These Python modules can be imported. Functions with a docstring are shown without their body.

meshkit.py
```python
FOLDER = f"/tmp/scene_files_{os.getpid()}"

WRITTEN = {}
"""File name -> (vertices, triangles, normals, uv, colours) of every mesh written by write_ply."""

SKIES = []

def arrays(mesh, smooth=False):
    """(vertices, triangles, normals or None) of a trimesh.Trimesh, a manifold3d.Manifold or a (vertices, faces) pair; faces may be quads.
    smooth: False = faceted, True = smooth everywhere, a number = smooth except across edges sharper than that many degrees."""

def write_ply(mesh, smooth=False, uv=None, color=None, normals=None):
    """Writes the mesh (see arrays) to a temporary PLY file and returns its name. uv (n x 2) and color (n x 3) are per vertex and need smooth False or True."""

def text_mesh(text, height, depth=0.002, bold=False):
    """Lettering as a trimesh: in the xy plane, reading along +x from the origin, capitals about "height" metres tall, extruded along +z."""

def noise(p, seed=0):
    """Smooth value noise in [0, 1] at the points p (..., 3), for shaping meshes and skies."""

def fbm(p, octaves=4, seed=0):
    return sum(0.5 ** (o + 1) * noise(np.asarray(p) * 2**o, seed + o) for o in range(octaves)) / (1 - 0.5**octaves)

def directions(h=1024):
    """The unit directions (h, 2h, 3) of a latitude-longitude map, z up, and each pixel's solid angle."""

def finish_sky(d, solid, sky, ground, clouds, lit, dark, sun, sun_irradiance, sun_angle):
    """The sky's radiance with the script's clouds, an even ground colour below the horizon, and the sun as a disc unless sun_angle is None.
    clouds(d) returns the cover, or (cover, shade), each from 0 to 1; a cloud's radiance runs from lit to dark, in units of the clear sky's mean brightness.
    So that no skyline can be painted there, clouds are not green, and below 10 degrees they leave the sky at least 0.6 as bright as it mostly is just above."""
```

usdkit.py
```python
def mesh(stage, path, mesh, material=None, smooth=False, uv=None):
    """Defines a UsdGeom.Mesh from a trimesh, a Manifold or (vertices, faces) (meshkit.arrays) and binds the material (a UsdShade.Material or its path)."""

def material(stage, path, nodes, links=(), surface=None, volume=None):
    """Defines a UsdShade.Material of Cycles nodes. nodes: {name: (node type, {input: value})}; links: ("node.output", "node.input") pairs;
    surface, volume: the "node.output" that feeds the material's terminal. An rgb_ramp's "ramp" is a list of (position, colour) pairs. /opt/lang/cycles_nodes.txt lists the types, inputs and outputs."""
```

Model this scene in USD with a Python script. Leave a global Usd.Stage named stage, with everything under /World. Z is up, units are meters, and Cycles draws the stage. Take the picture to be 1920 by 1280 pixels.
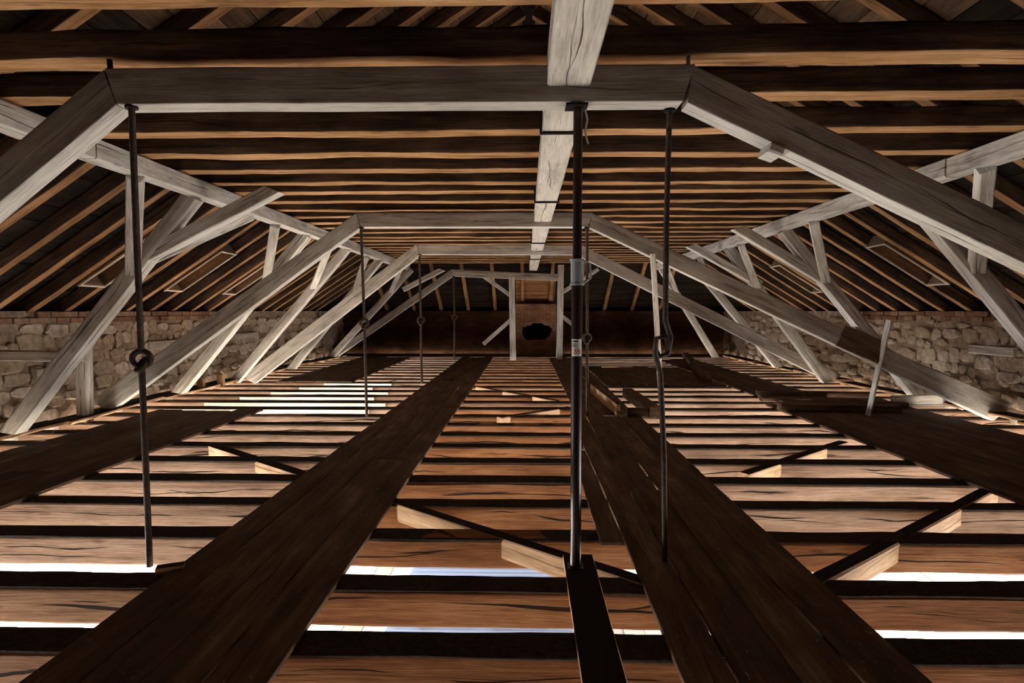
import math, random
import numpy as np, trimesh, usdkit, meshkit
from pxr import Usd, UsdGeom, UsdLux, UsdShade, Gf, Sdf

stage = Usd.Stage.CreateInMemory()
UsdGeom.SetStageUpAxis(stage, 'Z'); UsdGeom.SetStageMetersPerUnit(stage, 1.0)
UsdGeom.Xform.Define(stage, '/World'); UsdGeom.Scope.Define(stage, '/World/Looks')
RND = random.Random(7)
EYE = 1.6

def set_matrix(prim, x, y, z, t):
    m = Gf.Matrix4d(*[float(v) for v in (x[0], x[1], x[2], 0, y[0], y[1], y[2], 0, z[0], z[1], z[2], 0, t[0], t[1], t[2], 1)])
    UsdGeom.Xformable(prim).AddTransformOp().Set(m)

# ------------------------------------------------------------------ camera
F_PX = 1100.0
ya, pi_ = math.atan(25 / F_PX), math.atan(57 / F_PX)
c_right = np.array([math.cos(ya), math.sin(ya), 0])
c_fwd = np.array([-math.sin(ya) * math.cos(pi_), math.cos(ya) * math.cos(pi_), -math.sin(pi_)])
c_up = np.cross(c_right, c_fwd)
cam = UsdGeom.Camera.Define(stage, '/World/camera')
cam.CreateHorizontalApertureAttr(36.0); cam.CreateVerticalApertureAttr(24.0)
cam.CreateFocalLengthAttr(36.0 * F_PX / 1920); cam.CreateClippingRangeAttr(Gf.Vec2f(0.05, 200))
set_matrix(cam, c_right, c_up, -c_fwd, (0, 0, EYE))
cam.CreateExposureAttr(0.0)

# ------------------------------------------------------------------ light: overcast sky outside, daylight through the windows of the storey below
dome = UsdLux.DomeLight.Define(stage, '/World/sky')
dome.CreateIntensityAttr(0.6); dome.CreateColorAttr(Gf.Vec3f(0.80, 0.87, 1.0))
WALL_L, WALL_R, Y0, Y1, ZL = -6.85, 7.40, -2.5, 22.0, -3.3
WIN_Y = [1.2, 4.6, 8.0, 11.4, 14.8, 18.2]
WIN_W, WIN_Z0, WIN_Z1 = 2.0, -2.75, -0.75
DAY = 44.0
WIN_GAIN = {-1: [0.75, 1.4, 1.7, 1.7, 1.6, 1.7], 1: [0.65, 1.25, 1.7, 0.7, 0.7, 2.0]}
for side in (-1, 1):
    for k, wy in enumerate(WIN_Y):
        lt = UsdLux.RectLight.Define(stage, '/World/window_daylight_%d' % (k + (0 if side < 0 else len(WIN_Y)) + 1))
        lt.CreateWidthAttr(WIN_W - 0.1); lt.CreateHeightAttr(WIN_Z1 - WIN_Z0 - 0.1)
        lt.CreateIntensityAttr(DAY * WIN_GAIN[side][k]); lt.CreateColorAttr(Gf.Vec3f(1.0, 0.975, 0.94))
        tl = math.radians(48)
        d = np.array([-side * math.cos(tl), 0, -math.sin(tl)])
        z_ = -d; x_ = np.array([0, 1.0, 0]); y_ = np.cross(z_, x_)
        set_matrix(lt, x_, y_, z_, ((WALL_L - 0.05) if side < 0 else (WALL_R + 0.05), wy, (WIN_Z0 + WIN_Z1) / 2))

# ------------------------------------------------------------------ materials
def wood(name, ramp, under=None, top=None, scale=1.0, crack=0.5, vary=0.35, rough=0.8, bump=0.4, contrast=1.5, knots=0.5, span=0.17, cw=1.0):
    """Sawn or hewn timber: grain along the piece's own x axis, long splits, knots; 'under' and 'top' recolour those faces (light from below painted on undersides, dust on tops)."""
    m_ = lambda t, **k: ('math', {'math_type': t, **k})
    n = {'tc': ('texture_coordinate', {}), 'oi': ('object_info', {}), 'sx': ('separate_xyz', {}), 'sep': ('separate_xyz', {}),
         'rv': m_('multiply', value2=37.0), 'cy': m_('multiply', value2=91.0), 'cx': ('combine_xyz', {}), 'off': ('vector_math', {'math_type': 'add'}),
         'mg': ('mapping', {'scale': (0.9 * scale, 15 * scale, 15 * scale)}), 'mb': ('mapping', {'scale': (1.3 * scale, 4.0 * scale, 4.0 * scale)}),
         'mf': ('mapping', {'scale': (5 * scale, 85 * scale, 85 * scale)}), 'mv': ('mapping', {'scale': (1.7, 6.5, 6.5)}),
         'ng': ('noise_texture', {'scale': 1.0, 'detail': 4.0, 'roughness': 0.65, 'distortion': 0.2}),
         'nb': ('noise_texture', {'scale': 1.0, 'detail': 4.0, 'roughness': 0.68}),
         'nf': ('noise_texture', {'scale': 1.0, 'detail': 3.0, 'roughness': 0.7}),
         'vo': ('voronoi_texture', {'scale': 1.0}), 'kn': ('rgb_ramp', {'ramp': [(0, (1, 1, 1)), (0.07, (0.8, 0.8, 0.8)), (0.13, (0, 0, 0)), (1, (0, 0, 0))]}), 'knm': m_('multiply', value2=knots),
         'mixn': ('mix_float', {'fac': 0.5}), 'mixc': m_('multiply_add', value2=contrast, value3=0.5 - 0.5 * contrast), 'ramp': ('rgb_ramp', {'ramp': ramp}),
         'fv': m_('multiply_add', value2=1.1, value3=0.45), 'fm': ('mix', {'mix_type': 'multiply', 'fac': 1.0}),
         'an': m_('absolute'), 'isz': m_('greater_than', value2=0.6), 'sel': ('mix_float', {}),
         'cmx': m_('maximum'), 'kc': m_('multiply', value2=crack),
         'crk': ('mix', {'mix_type': 'mix', 'color2': (0.012, 0.009, 0.007)}), 'knc': ('mix', {'mix_type': 'mix', 'color2': tuple(0.35 * c for c in ramp[0][1])}),
         'vv': m_('multiply_add', value2=vary, value3=1.0 - vary * 0.5), 'hs': ('hsv', {}),
         'hsum': m_('multiply_add', value2=-1.8), 'hf': m_('multiply_add', value2=0.5),
         'bp': ('bump', {'strength': bump, 'distance': 0.014}),
         'p': ('principled_bsdf', {'roughness': rough, 'specular_ior_level': 0.15})}
    l = [('oi.random', 'rv.value1'), ('oi.random', 'cy.value1'), ('rv.value', 'cx.x'), ('cy.value', 'cx.y'), ('tc.object', 'off.vector1'), ('cx.vector', 'off.vector2'),
         ('tc.object', 'sx.vector'), ('tc.normal', 'sep.vector'), ('sep.z', 'an.value1'), ('an.value', 'isz.value1'), ('isz.value', 'sel.fac'), ('sx.z', 'sel.a'), ('sx.y', 'sel.b')]
    for m, t in (('mg', 'ng'), ('mb', 'nb'), ('mf', 'nf'), ('mv', 'vo')):
        l += [('off.vector', m + '.vector'), (m + '.vector', t + '.vector')]
    for k, (fx, sh, ph) in enumerate(((0.55, 0.0, 3.0), (0.9, 0.02, 17.0))):
        q = str(k)
        n['ax' + q] = m_('multiply_add', value2=fx, value3=ph); n['av' + q] = ('combine_xyz', {}); n['aw' + q] = ('combine_xyz', {'z': 9.3})
        n['an' + q] = ('noise_texture', {'scale': 1.0, 'detail': 4.0, 'roughness': 0.42}); n['aq' + q] = ('noise_texture', {'scale': 1.6, 'detail': 2.0, 'roughness': 0.5})
        n['ac' + q] = m_('multiply_add', value2=span * 1.6, value3=-span * 0.8 + sh); n['ad' + q] = m_('subtract'); n['ae' + q] = m_('absolute')
        n['ay' + q] = m_('multiply_add', value2=0.034 * cw, value3=-0.0158 * cw); n['af' + q] = m_('subtract'); n['ag' + q] = ('math', {'math_type': 'multiply', 'value2': 450.0, 'use_clamp': True})
        l += [('sx.x', 'ax%s.value1' % q), ('ax%s.value' % q, 'av%s.x' % q), ('cy.value', 'av%s.y' % q), ('ax%s.value' % q, 'aw%s.x' % q), ('rv.value', 'aw%s.y' % q),
              ('av%s.vector' % q, 'an%s.vector' % q), ('aw%s.vector' % q, 'aq%s.vector' % q), ('an%s.fac' % q, 'ac%s.value1' % q), ('sel.result', 'ad%s.value1' % q), ('ac%s.value' % q, 'ad%s.value2' % q),
              ('ad%s.value' % q, 'ae%s.value1' % q), ('aq%s.fac' % q, 'ay%s.value1' % q), ('ay%s.value' % q, 'af%s.value1' % q), ('ae%s.value' % q, 'af%s.value2' % q), ('af%s.value' % q, 'ag%s.value1' % q)]
    l += [('ag0.value', 'cmx.value1'), ('ag1.value', 'cmx.value2'), ('cmx.value', 'kc.value1'),
          ('ng.fac', 'mixn.a'), ('nb.fac', 'mixn.b'), ('mixn.result', 'mixc.value1'), ('mixc.value', 'ramp.fac'), ('nf.fac', 'fv.value1'), ('vo.distance', 'kn.fac'), ('kn.color', 'knm.value1')]
    col = 'ramp.color'
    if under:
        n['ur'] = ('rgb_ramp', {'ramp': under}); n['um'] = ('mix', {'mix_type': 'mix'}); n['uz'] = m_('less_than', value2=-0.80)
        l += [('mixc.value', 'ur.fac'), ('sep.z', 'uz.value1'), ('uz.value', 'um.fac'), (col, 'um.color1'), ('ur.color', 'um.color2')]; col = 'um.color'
    l += [(col, 'knc.color1'), ('knm.value', 'knc.fac')]; col = 'knc.color'
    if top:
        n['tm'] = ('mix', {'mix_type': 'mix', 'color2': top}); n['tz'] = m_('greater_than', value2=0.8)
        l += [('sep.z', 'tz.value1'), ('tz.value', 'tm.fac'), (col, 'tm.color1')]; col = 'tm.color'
    l += [(col, 'fm.color1'), ('fv.value', 'fm.color2'), ('fm.color', 'crk.color1'), ('kc.value', 'crk.fac'), ('crk.color', 'hs.color'), ('oi.random', 'vv.value1'), ('vv.value', 'hs.value'),
          ('hs.color', 'p.base_color'), ('kc.value', 'hsum.value1'), ('ng.fac', 'hsum.value3'), ('nf.fac', 'hf.value1'), ('hsum.value', 'hf.value3'), ('hf.value', 'bp.height'), ('bp.normal', 'p.normal')]
    return usdkit.material(stage, '/World/Looks/' + name, n, l, surface='p.BSDF')

def plain(name, col, rough=0.6, metallic=0.0, noise=0.0, nscale=12.0, bump=0.0, col2=None, spec=0.3):
    n = {'p': ('principled_bsdf', {'roughness': rough, 'metallic': metallic, 'base_color': col, 'specular_ior_level': spec})}
    l = []
    if noise or bump:
        n['tc'] = ('texture_coordinate', {}); n['ns'] = ('noise_texture', {'scale': nscale, 'detail': 6.0, 'roughness': 0.65})
        l.append(('tc.object', 'ns.vector'))
    if noise:
        c2 = col2 or tuple(c * 0.4 for c in col)
        n['r'] = ('rgb_ramp', {'ramp': [(0.5 - noise, c2), (0.5 + noise, col)]})
        l += [('ns.fac', 'r.fac'), ('r.color', 'p.base_color')]
    if bump:
        n['b'] = ('bump', {'strength': bump, 'distance': 0.02}); l += [('ns.fac', 'b.height'), ('b.normal', 'p.normal')]
    return usdkit.material(stage, '/World/Looks/' + name, n, l, surface='p.BSDF')

PALE = [(0.28, (0.24, 0.205, 0.175)), (0.42, (0.47, 0.43, 0.385)), (0.56, (0.63, 0.60, 0.55)), (0.72, (0.74, 0.715, 0.67))]
LIME_AND_LIGHT = [(0.25, (0.42, 0.40, 0.37)), (0.45, (0.70, 0.68, 0.64)), (0.7, (0.82, 0.80, 0.77))]  # limewash; used as an underside it carries painted light from below
GREY = [(0.25, (0.17, 0.14, 0.12)), (0.44, (0.36, 0.31, 0.27)), (0.60, (0.48, 0.435, 0.39)), (0.78, (0.62, 0.58, 0.53))]
SHADE_SIDE = [(0.28, (0.022, 0.014, 0.010)), (0.5, (0.09, 0.052, 0.033)), (0.7, (0.20, 0.115, 0.068))]
LIT_UNDERSIDE = [(0.26, (0.13, 0.062, 0.027)), (0.42, (0.40, 0.215, 0.095)), (0.6, (0.56, 0.325, 0.16)), (0.78, (0.70, 0.47, 0.28))]
JOIST_WARM_LIT = [(0.2, (0.10, 0.042, 0.017)), (0.42, (0.24, 0.10, 0.040)), (0.58, (0.34, 0.155, 0.066)), (0.8, (0.46, 0.25, 0.13))]
JOIST_COOL_LIT = [(0.2, (0.13, 0.08, 0.052)), (0.42, (0.29, 0.185, 0.125)), (0.58, (0.41, 0.275, 0.19)), (0.8, (0.54, 0.39, 0.29))]  # paler side daylight put into the joist colour
JOIST_MID_LIT = [(0.2, (0.12, 0.065, 0.037)), (0.42, (0.26, 0.145, 0.083)), (0.58, (0.36, 0.21, 0.125)), (0.8, (0.48, 0.31, 0.20))]
DARK = [(0.25, (0.035, 0.022, 0.015)), (0.5, (0.10, 0.06, 0.038)), (0.75, (0.22, 0.14, 0.088))]
M = {}
M['lime'] = wood('limewashed_timber', PALE, under=LIME_AND_LIGHT, crack=0.75)  # underside brightened in colour, as lit from below
M['grey'] = wood('grey_weathered_timber', GREY, under=LIME_AND_LIGHT, crack=0.7)  # upward light painted on the underside
M['lime_beam'] = wood('limewashed_beam', LIME_AND_LIGHT, crack=0.85, vary=0.1)
M['soot_and_shade'] = wood('shade_sided_collar_timber', SHADE_SIDE, under=LIT_UNDERSIDE, crack=0.6)  # shade painted into the sides, light from below into the underside
M['joist'] = wood('warm_lit_joist_timber', JOIST_WARM_LIT, crack=0.95, vary=0.4, cw=1.7, bump=0.7)
M['joist_cool_lit'] = wood('cool_lit_joist_timber', JOIST_COOL_LIT, crack=0.95, vary=0.35, cw=1.6, bump=0.7)
M['joist_mid_lit'] = wood('mid_lit_joist_timber', JOIST_MID_LIT, crack=0.95, vary=0.35, cw=1.6, bump=0.7)
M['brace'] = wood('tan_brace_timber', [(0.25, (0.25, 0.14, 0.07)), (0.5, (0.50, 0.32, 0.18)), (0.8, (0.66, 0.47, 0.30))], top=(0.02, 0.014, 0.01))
M['rafter'] = wood('rafter_timber', SHADE_SIDE, under=[(0.25, (0.10, 0.045, 0.02)), (0.45, (0.30, 0.155, 0.07)), (0.65, (0.46, 0.26, 0.125)), (0.8, (0.55, 0.34, 0.18))], crack=0.5)  # same painted shade on the sides, warm upward light on the underside
M['board'] = wood('roof_boarding', [(0.25, (0.05, 0.028, 0.016)), (0.5, (0.13, 0.075, 0.043)), (0.75, (0.24, 0.15, 0.09))], crack=0.3, vary=0.6)
M['lit_patch'] = wood('lit_boarding', [(0.25, (0.13, 0.055, 0.022)), (0.5, (0.26, 0.12, 0.05)), (0.75, (0.38, 0.20, 0.09))], crack=0.3)  # warm light on the hip boards above the pier, painted as colour
M['felt'] = wood('tarred_boarding', [(0.25, (0.006, 0.004, 0.003)), (0.5, (0.014, 0.009, 0.006)), (0.75, (0.05, 0.028, 0.014))], crack=0.3, vary=0.6)
M['dark'] = wood('dark_dirty_plank', DARK, crack=0.6, rough=0.75)
M['dust'] = plain('black_dust', (0.075, 0.06, 0.05), 0.95, noise=0.25, nscale=25, bump=0.8, spec=0.05)
M['pale_board'] = wood('pale_floorboard', [(0.25, (0.50, 0.46, 0.41)), (0.5, (0.66, 0.63, 0.58)), (0.75, (0.74, 0.72, 0.69))], crack=0.3)
M['fresh'] = wood('fresh_batten', [(0.25, (0.45, 0.32, 0.18)), (0.5, (0.62, 0.47, 0.29)), (0.75, (0.70, 0.56, 0.38))], crack=0.2)
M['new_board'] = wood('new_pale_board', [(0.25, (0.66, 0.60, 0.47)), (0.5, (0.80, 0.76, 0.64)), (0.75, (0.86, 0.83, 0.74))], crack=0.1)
M['rust'] = plain('rusty_iron', (0.11, 0.075, 0.055), 0.65, 0.35, noise=0.2, nscale=30, bump=0.4, col2=(0.04, 0.025, 0.018))
M['blackiron'] = plain('black_iron', (0.02, 0.018, 0.017), 0.6, 0.5, noise=0.2, nscale=30)
M['brownsteel'] = plain('brown_painted_steel', (0.035, 0.018, 0.014), 0.28, 0.0, noise=0.3, nscale=14, col2=(0.02, 0.011, 0.009), spec=0.6)
M['zinc'] = plain('galvanised_steel', (0.62, 0.68, 0.72), 0.3, 0.35, noise=0.3, nscale=20, col2=(0.48, 0.54, 0.58))
M['paper'] = plain('white_paper', (0.80, 0.78, 0.75), 0.7)
M['red_ink'] = plain('red_ink', (0.55, 0.06, 0.03), 0.7)
M['black_ink'] = plain('black_ink', (0.03, 0.03, 0.035), 0.7)
M['plaster'] = plain('lime_mortar', (0.42, 0.31, 0.23), 0.95, noise=0.2, nscale=7.0, bump=1.0, col2=(0.14, 0.09, 0.06), spec=0.05)
M['stone'] = [plain('rubble_stone_%d' % k, c, 0.92, noise=0.2, nscale=9.0 + 2 * k, bump=1.0, col2=tuple(q * 0.42 for q in c), spec=0.08)
              for k, c in enumerate([(0.58, 0.46, 0.36), (0.50, 0.38, 0.28), (0.62, 0.50, 0.41), (0.45, 0.34, 0.25)])]
M['brick'] = [plain('red_brick_%d' % k, c, 0.9, noise=0.25, nscale=9.0, bump=0.6, spec=0.08) for k, c in enumerate([(0.30, 0.16, 0.10), (0.24, 0.12, 0.075), (0.36, 0.23, 0.155)])]
M['blue'] = plain('pale_blue_sheet', (0.24, 0.30, 0.42), 0.5)
M['lower'] = plain('whitewashed_wall', (0.60, 0.57, 0.53), 0.9)
M['chip'] = plain('wood_chips', (0.30, 0.24, 0.18), 0.8)

def brickwork(name, c1, c2, mortar, dark):
    n = {'g': ('texture_coordinate', {}), 's': ('separate_xyz', {}), 'c': ('combine_xyz', {}),
         'b': ('brick_texture', {'scale': 1.0, 'brick_width': 0.27, 'row_height': 0.085, 'mortar_size': 0.011, 'mortar_smooth': 0.3, 'color1': c1, 'color2': c2, 'mortar': mortar, 'bias': -0.1}),
         'n': ('noise_texture', {'scale': 0.7, 'detail': 6.0, 'roughness': 0.7}), 'r': ('rgb_ramp', {'ramp': [(0.35, dark), (0.6, (1, 1, 1))]}),
         'm': ('mix', {'mix_type': 'multiply', 'fac': 1.0}), 'bp': ('bump', {'strength': 0.8, 'distance': 0.02, 'invert': True}), 'p': ('principled_bsdf', {'roughness': 0.95, 'specular_ior_level': 0.05})}
    l = [('g.object', 's.vector'), ('s.x', 'c.x'), ('s.z', 'c.y'), ('c.vector', 'b.vector'), ('g.object', 'n.vector'), ('n.fac', 'r.fac'), ('b.color', 'm.color1'), ('r.color', 'm.color2'),
         ('m.color', 'p.base_color'), ('b.fac', 'bp.height'), ('bp.normal', 'p.normal')]
    return usdkit.material(stage, '/World/Looks/' + name, n, l, surface='p.BSDF')
M['endbrick'] = brickwork('sooted_brickwork', (0.12, 0.052, 0.027), (0.07, 0.03, 0.017), (0.11, 0.062, 0.035), (0.28, 0.24, 0.22))
M['pierbrick'] = brickwork('brown_brickwork', (0.34, 0.17, 0.09), (0.24, 0.105, 0.055), (0.40, 0.26, 0.16), (0.45, 0.4, 0.38))
M['sootblack'] = plain('soot_and_shade', (0.008, 0.006, 0.005), 1.0)

# ------------------------------------------------------------------ scene helpers
COUNT = {}
BASE = {}
def numbered(parent, name):
    k = COUNT.get((parent, name), 0); COUNT[(parent, name)] = k + 1
    return '%s/%s' % (parent, name if k == 0 else '%s_%03d' % (name, k))
def tag(prim, label=None, cat=None, group=None, kind=None):
    p = prim.GetPrim() if hasattr(prim, 'GetPrim') else prim
    for k, v in (('label', label), ('category', cat), ('group', group), ('kind', kind)):
        if v: p.SetCustomDataByKey(k, v)
def thing(name, base, label=None, cat=None, group=None, kind=None):
    path = numbered('/World', name)
    x = UsdGeom.Xform.Define(stage, path); x.AddTranslateOp().Set(Gf.Vec3d(*map(float, base)))
    BASE[path] = np.array(base, float); tag(x, label, cat, group, kind)
    return path
def part(parent, name, mesh, mat, smooth=False, label=None, origin=None):
    """A mesh given in world coordinates, stored about its own origin."""
    path = numbered(parent, name)
    v, f = (np.array(mesh.vertices), np.array(mesh.faces)) if hasattr(mesh, 'vertices') else mesh
    o = v.mean(0) if origin is None else np.array(origin, float)
    m = usdkit.mesh(stage, path, trimesh.Trimesh(v - o, f, process=False), mat, smooth)
    UsdGeom.Xformable(m).AddTranslateOp().Set(Gf.Vec3d(*map(float, o - BASE.get(parent, np.zeros(3)))))
    if label: tag(m, label)
    return path
def solo(name, mesh, mat, label, cat, smooth=False, group=None, kind=None):
    p = part('/World', name, mesh, mat, smooth); tag(stage.GetPrimAtPath(p), label, cat, group, kind); return p

def timber_mesh(L, w, h, seed=0, w1=None, h1=None, chamfer=0.012, wob=0.005, seg=0.3, bow=0.0, cut0=0.0, cut1=0.0):
    """A hewn timber along +x from the origin, centred on y and z; cut0/cut1 slope the ends (metres of x per metre of z)."""
    w1 = w if w1 is None else w1; h1 = h if h1 is None else h1
    n = max(2, int(math.ceil(L / seg)) + 1)
    xs = np.linspace(0, L, n); V = np.zeros((n, 8, 3))
    for i, x in enumerate(xs):
        t = x / L; a, b = (w + (w1 - w) * t) / 2, (h + (h1 - h) * t) / 2; c = min(chamfer, a * 0.6, b * 0.6)
        ring = np.array([(a, -b + c), (a, b - c), (a - c, b), (-a + c, b), (-a, b - c), (-a, -b + c), (-a + c, -b), (a - c, -b)])
        V[i, :, 1:] = ring; V[i, :, 0] = x + V[i, :, 2] * (cut0 * (1 - t) + cut1 * t)
    q = np.stack(np.broadcast_arrays(xs[:, None] * 1.7 + seed * 13.7, np.arange(8)[None, :] // 2 * 5.1 + 0.3 * np.arange(8)[None, :], np.full((n, 8), seed * 3.3)), -1)
    V[..., 1] += (meshkit.fbm(q, 3, 1) - 0.5) * 2 * wob * np.where(np.abs(V[..., 1]) > 0, 1, 0)
    V[..., 2] += (meshkit.fbm(q, 3, 2) - 0.5) * 2 * wob
    if bow: V[..., 2] += bow * np.sin(np.pi * xs / L)[:, None] + 0.4 * bow * np.sin(2.7 * np.pi * xs / L + seed)[:, None]
    f = []
    for i in range(n - 1):
        for j in range(8):
            k = (j + 1) % 8; a, b, c, d = i * 8 + j, i * 8 + k, (i + 1) * 8 + k, (i + 1) * 8 + j
            f += [(a, b, c), (a, c, d)]
    for j in range(1, 7): f += [(0, j + 1, j), ((n - 1) * 8, (n - 1) * 8 + j, (n - 1) * 8 + j + 1)]
    v = V.reshape(-1, 3); f = np.array(f)
    m = trimesh.Trimesh(v, f, process=False)
    if m.volume < 0: m.invert()
    return m
def frame_of(p0, p1, up=(0, 0, 1)):
    p0, p1 = np.array(p0, float), np.array(p1, float); d = p1 - p0; L = np.linalg.norm(d); x = d / L
    u = np.array(up, float)
    if abs(x @ u) > 0.98: u = np.array([0, 1.0, 0])
    y = np.cross(u, x); y /= np.linalg.norm(y); z = np.cross(x, y)
    return p0, L, x, y, z
def beam(parent, name, p0, p1, w, h, mat, up=(0, 0, 1), label=None, smooth=35, **kw):
    """A timber from p0 to p1 as one Mesh prim whose own x axis runs along it."""
    p0, L, x, y, z = frame_of(p0, p1, up)
    path = numbered(parent, name)
    m = usdkit.mesh(stage, path, timber_mesh(L, w, h, seed=kw.pop('seed', RND.random() * 50), **kw), mat, smooth)
    set_matrix(m, x, y, z, p0 - BASE.get(parent, np.zeros(3)))
    if label: tag(m, label)
    return path
def solo_beam(name, p0, p1, w, h, mat, label, cat, group=None, **kw):
    p = beam('/World', name, p0, p1, w, h, mat, **kw); tag(stage.GetPrimAtPath(p), label, cat, group); return p
def box(x0, x1, y0, y1, z0, z1):
    m = trimesh.creation.box((x1 - x0, y1 - y0, z1 - z0)); m.apply_translation(((x0 + x1) / 2, (y0 + y1) / 2, (z0 + z1) / 2)); return m
def tube(pts, r, sides=10, closed=False):
    p = np.array(pts, float); n = len(p)
    t = (np.roll(p, -1, 0) - np.roll(p, 1, 0)) if closed else np.gradient(p, axis=0)
    t /= np.linalg.norm(t, axis=1, keepdims=True)
    ref = np.array([0.0, 1, 0]) if abs(t[:, 1]).max() < 0.9 else np.array([1.0, 0, 0])
    if closed:
        nn = np.cross(p[1] - p[0], p[2] - p[1]); ref = nn / np.linalg.norm(nn)
    a = np.cross(t, ref); a /= np.linalg.norm(a, axis=1, keepdims=True); b = np.cross(t, a)
    ang = np.arange(sides) * 2 * np.pi / sides; rr = np.broadcast_to(np.asarray(r, float), (n,))
    v = (p[:, None] + rr[:, None, None] * (np.cos(ang)[None, :, None] * a[:, None] + np.sin(ang)[None, :, None] * b[:, None])).reshape(-1, 3)
    f = []
    for i in range(n if closed else n - 1):
        i2 = (i + 1) % n
        for j in range(sides):
            k = (j + 1) % sides; f += [(i * sides + j, i * sides + k, i2 * sides + k), (i * sides + j, i2 * sides + k, i2 * sides + j)]
    if not closed:
        for j in range(1, sides - 1): f += [(0, j + 1, j), ((n - 1) * sides, (n - 1) * sides + j, (n - 1) * sides + j + 1)]
    m = trimesh.Trimesh(v, np.array(f), process=False)
    if m.volume < 0: m.invert()
    return m
def cyl(x, y, z0, z1, r, sides=24):
    m = trimesh.creation.cylinder(radius=r, height=z1 - z0, sections=sides); m.apply_translation((x, y, (z0 + z1) / 2)); return m
ORD = ['first', 'second', 'third', 'fourth', 'fifth', 'sixth', 'seventh', 'eighth', 'ninth', 'tenth', 'eleventh', 'twelfth', 'thirteenth', 'fourteenth', 'fifteenth', 'sixteenth', 'seventeenth', 'eighteenth', 'nineteenth', 'twentieth']
def ordinal(k): return ORD[k] if k < 20 else ('twenty-' + ORD[k - 20] if k < 29 else 'thirtieth')

# ================================================================== STRUCTURE
# ---- the storey below: pale boarded floor, plain walls with window openings
lf = thing('floor', (0, 10, ZL), kind='structure')
nb = 46; bw = (WALL_R - WALL_L) / nb
for k in range(nb):
    xa = WALL_L + k * bw
    part(lf, 'floorboard', box(xa + 0.004, xa + bw - 0.004, Y0, Y1, ZL - 0.04, ZL - 0.004 * (k % 3)), M['fresh'] if k % 4 == 1 else M['pale_board'])
def lower_wall(parent, x0, x1):
    part(parent, 'lower_wall', box(x0, x1, Y0, Y1, ZL - 0.1, WIN_Z0), M['lower'])
    part(parent, 'lower_wall', box(x0, x1, Y0, Y1, WIN_Z1, -0.02), M['lower'])
    edges = [Y0] + [e for wy in WIN_Y for e in (wy - WIN_W / 2, wy + WIN_W / 2)] + [Y1]
    for a, b in zip(edges[0::2], edges[1::2]): part(parent, 'lower_wall', box(x0, x1, a, b, WIN_Z0, WIN_Z1), M['lower'])
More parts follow.
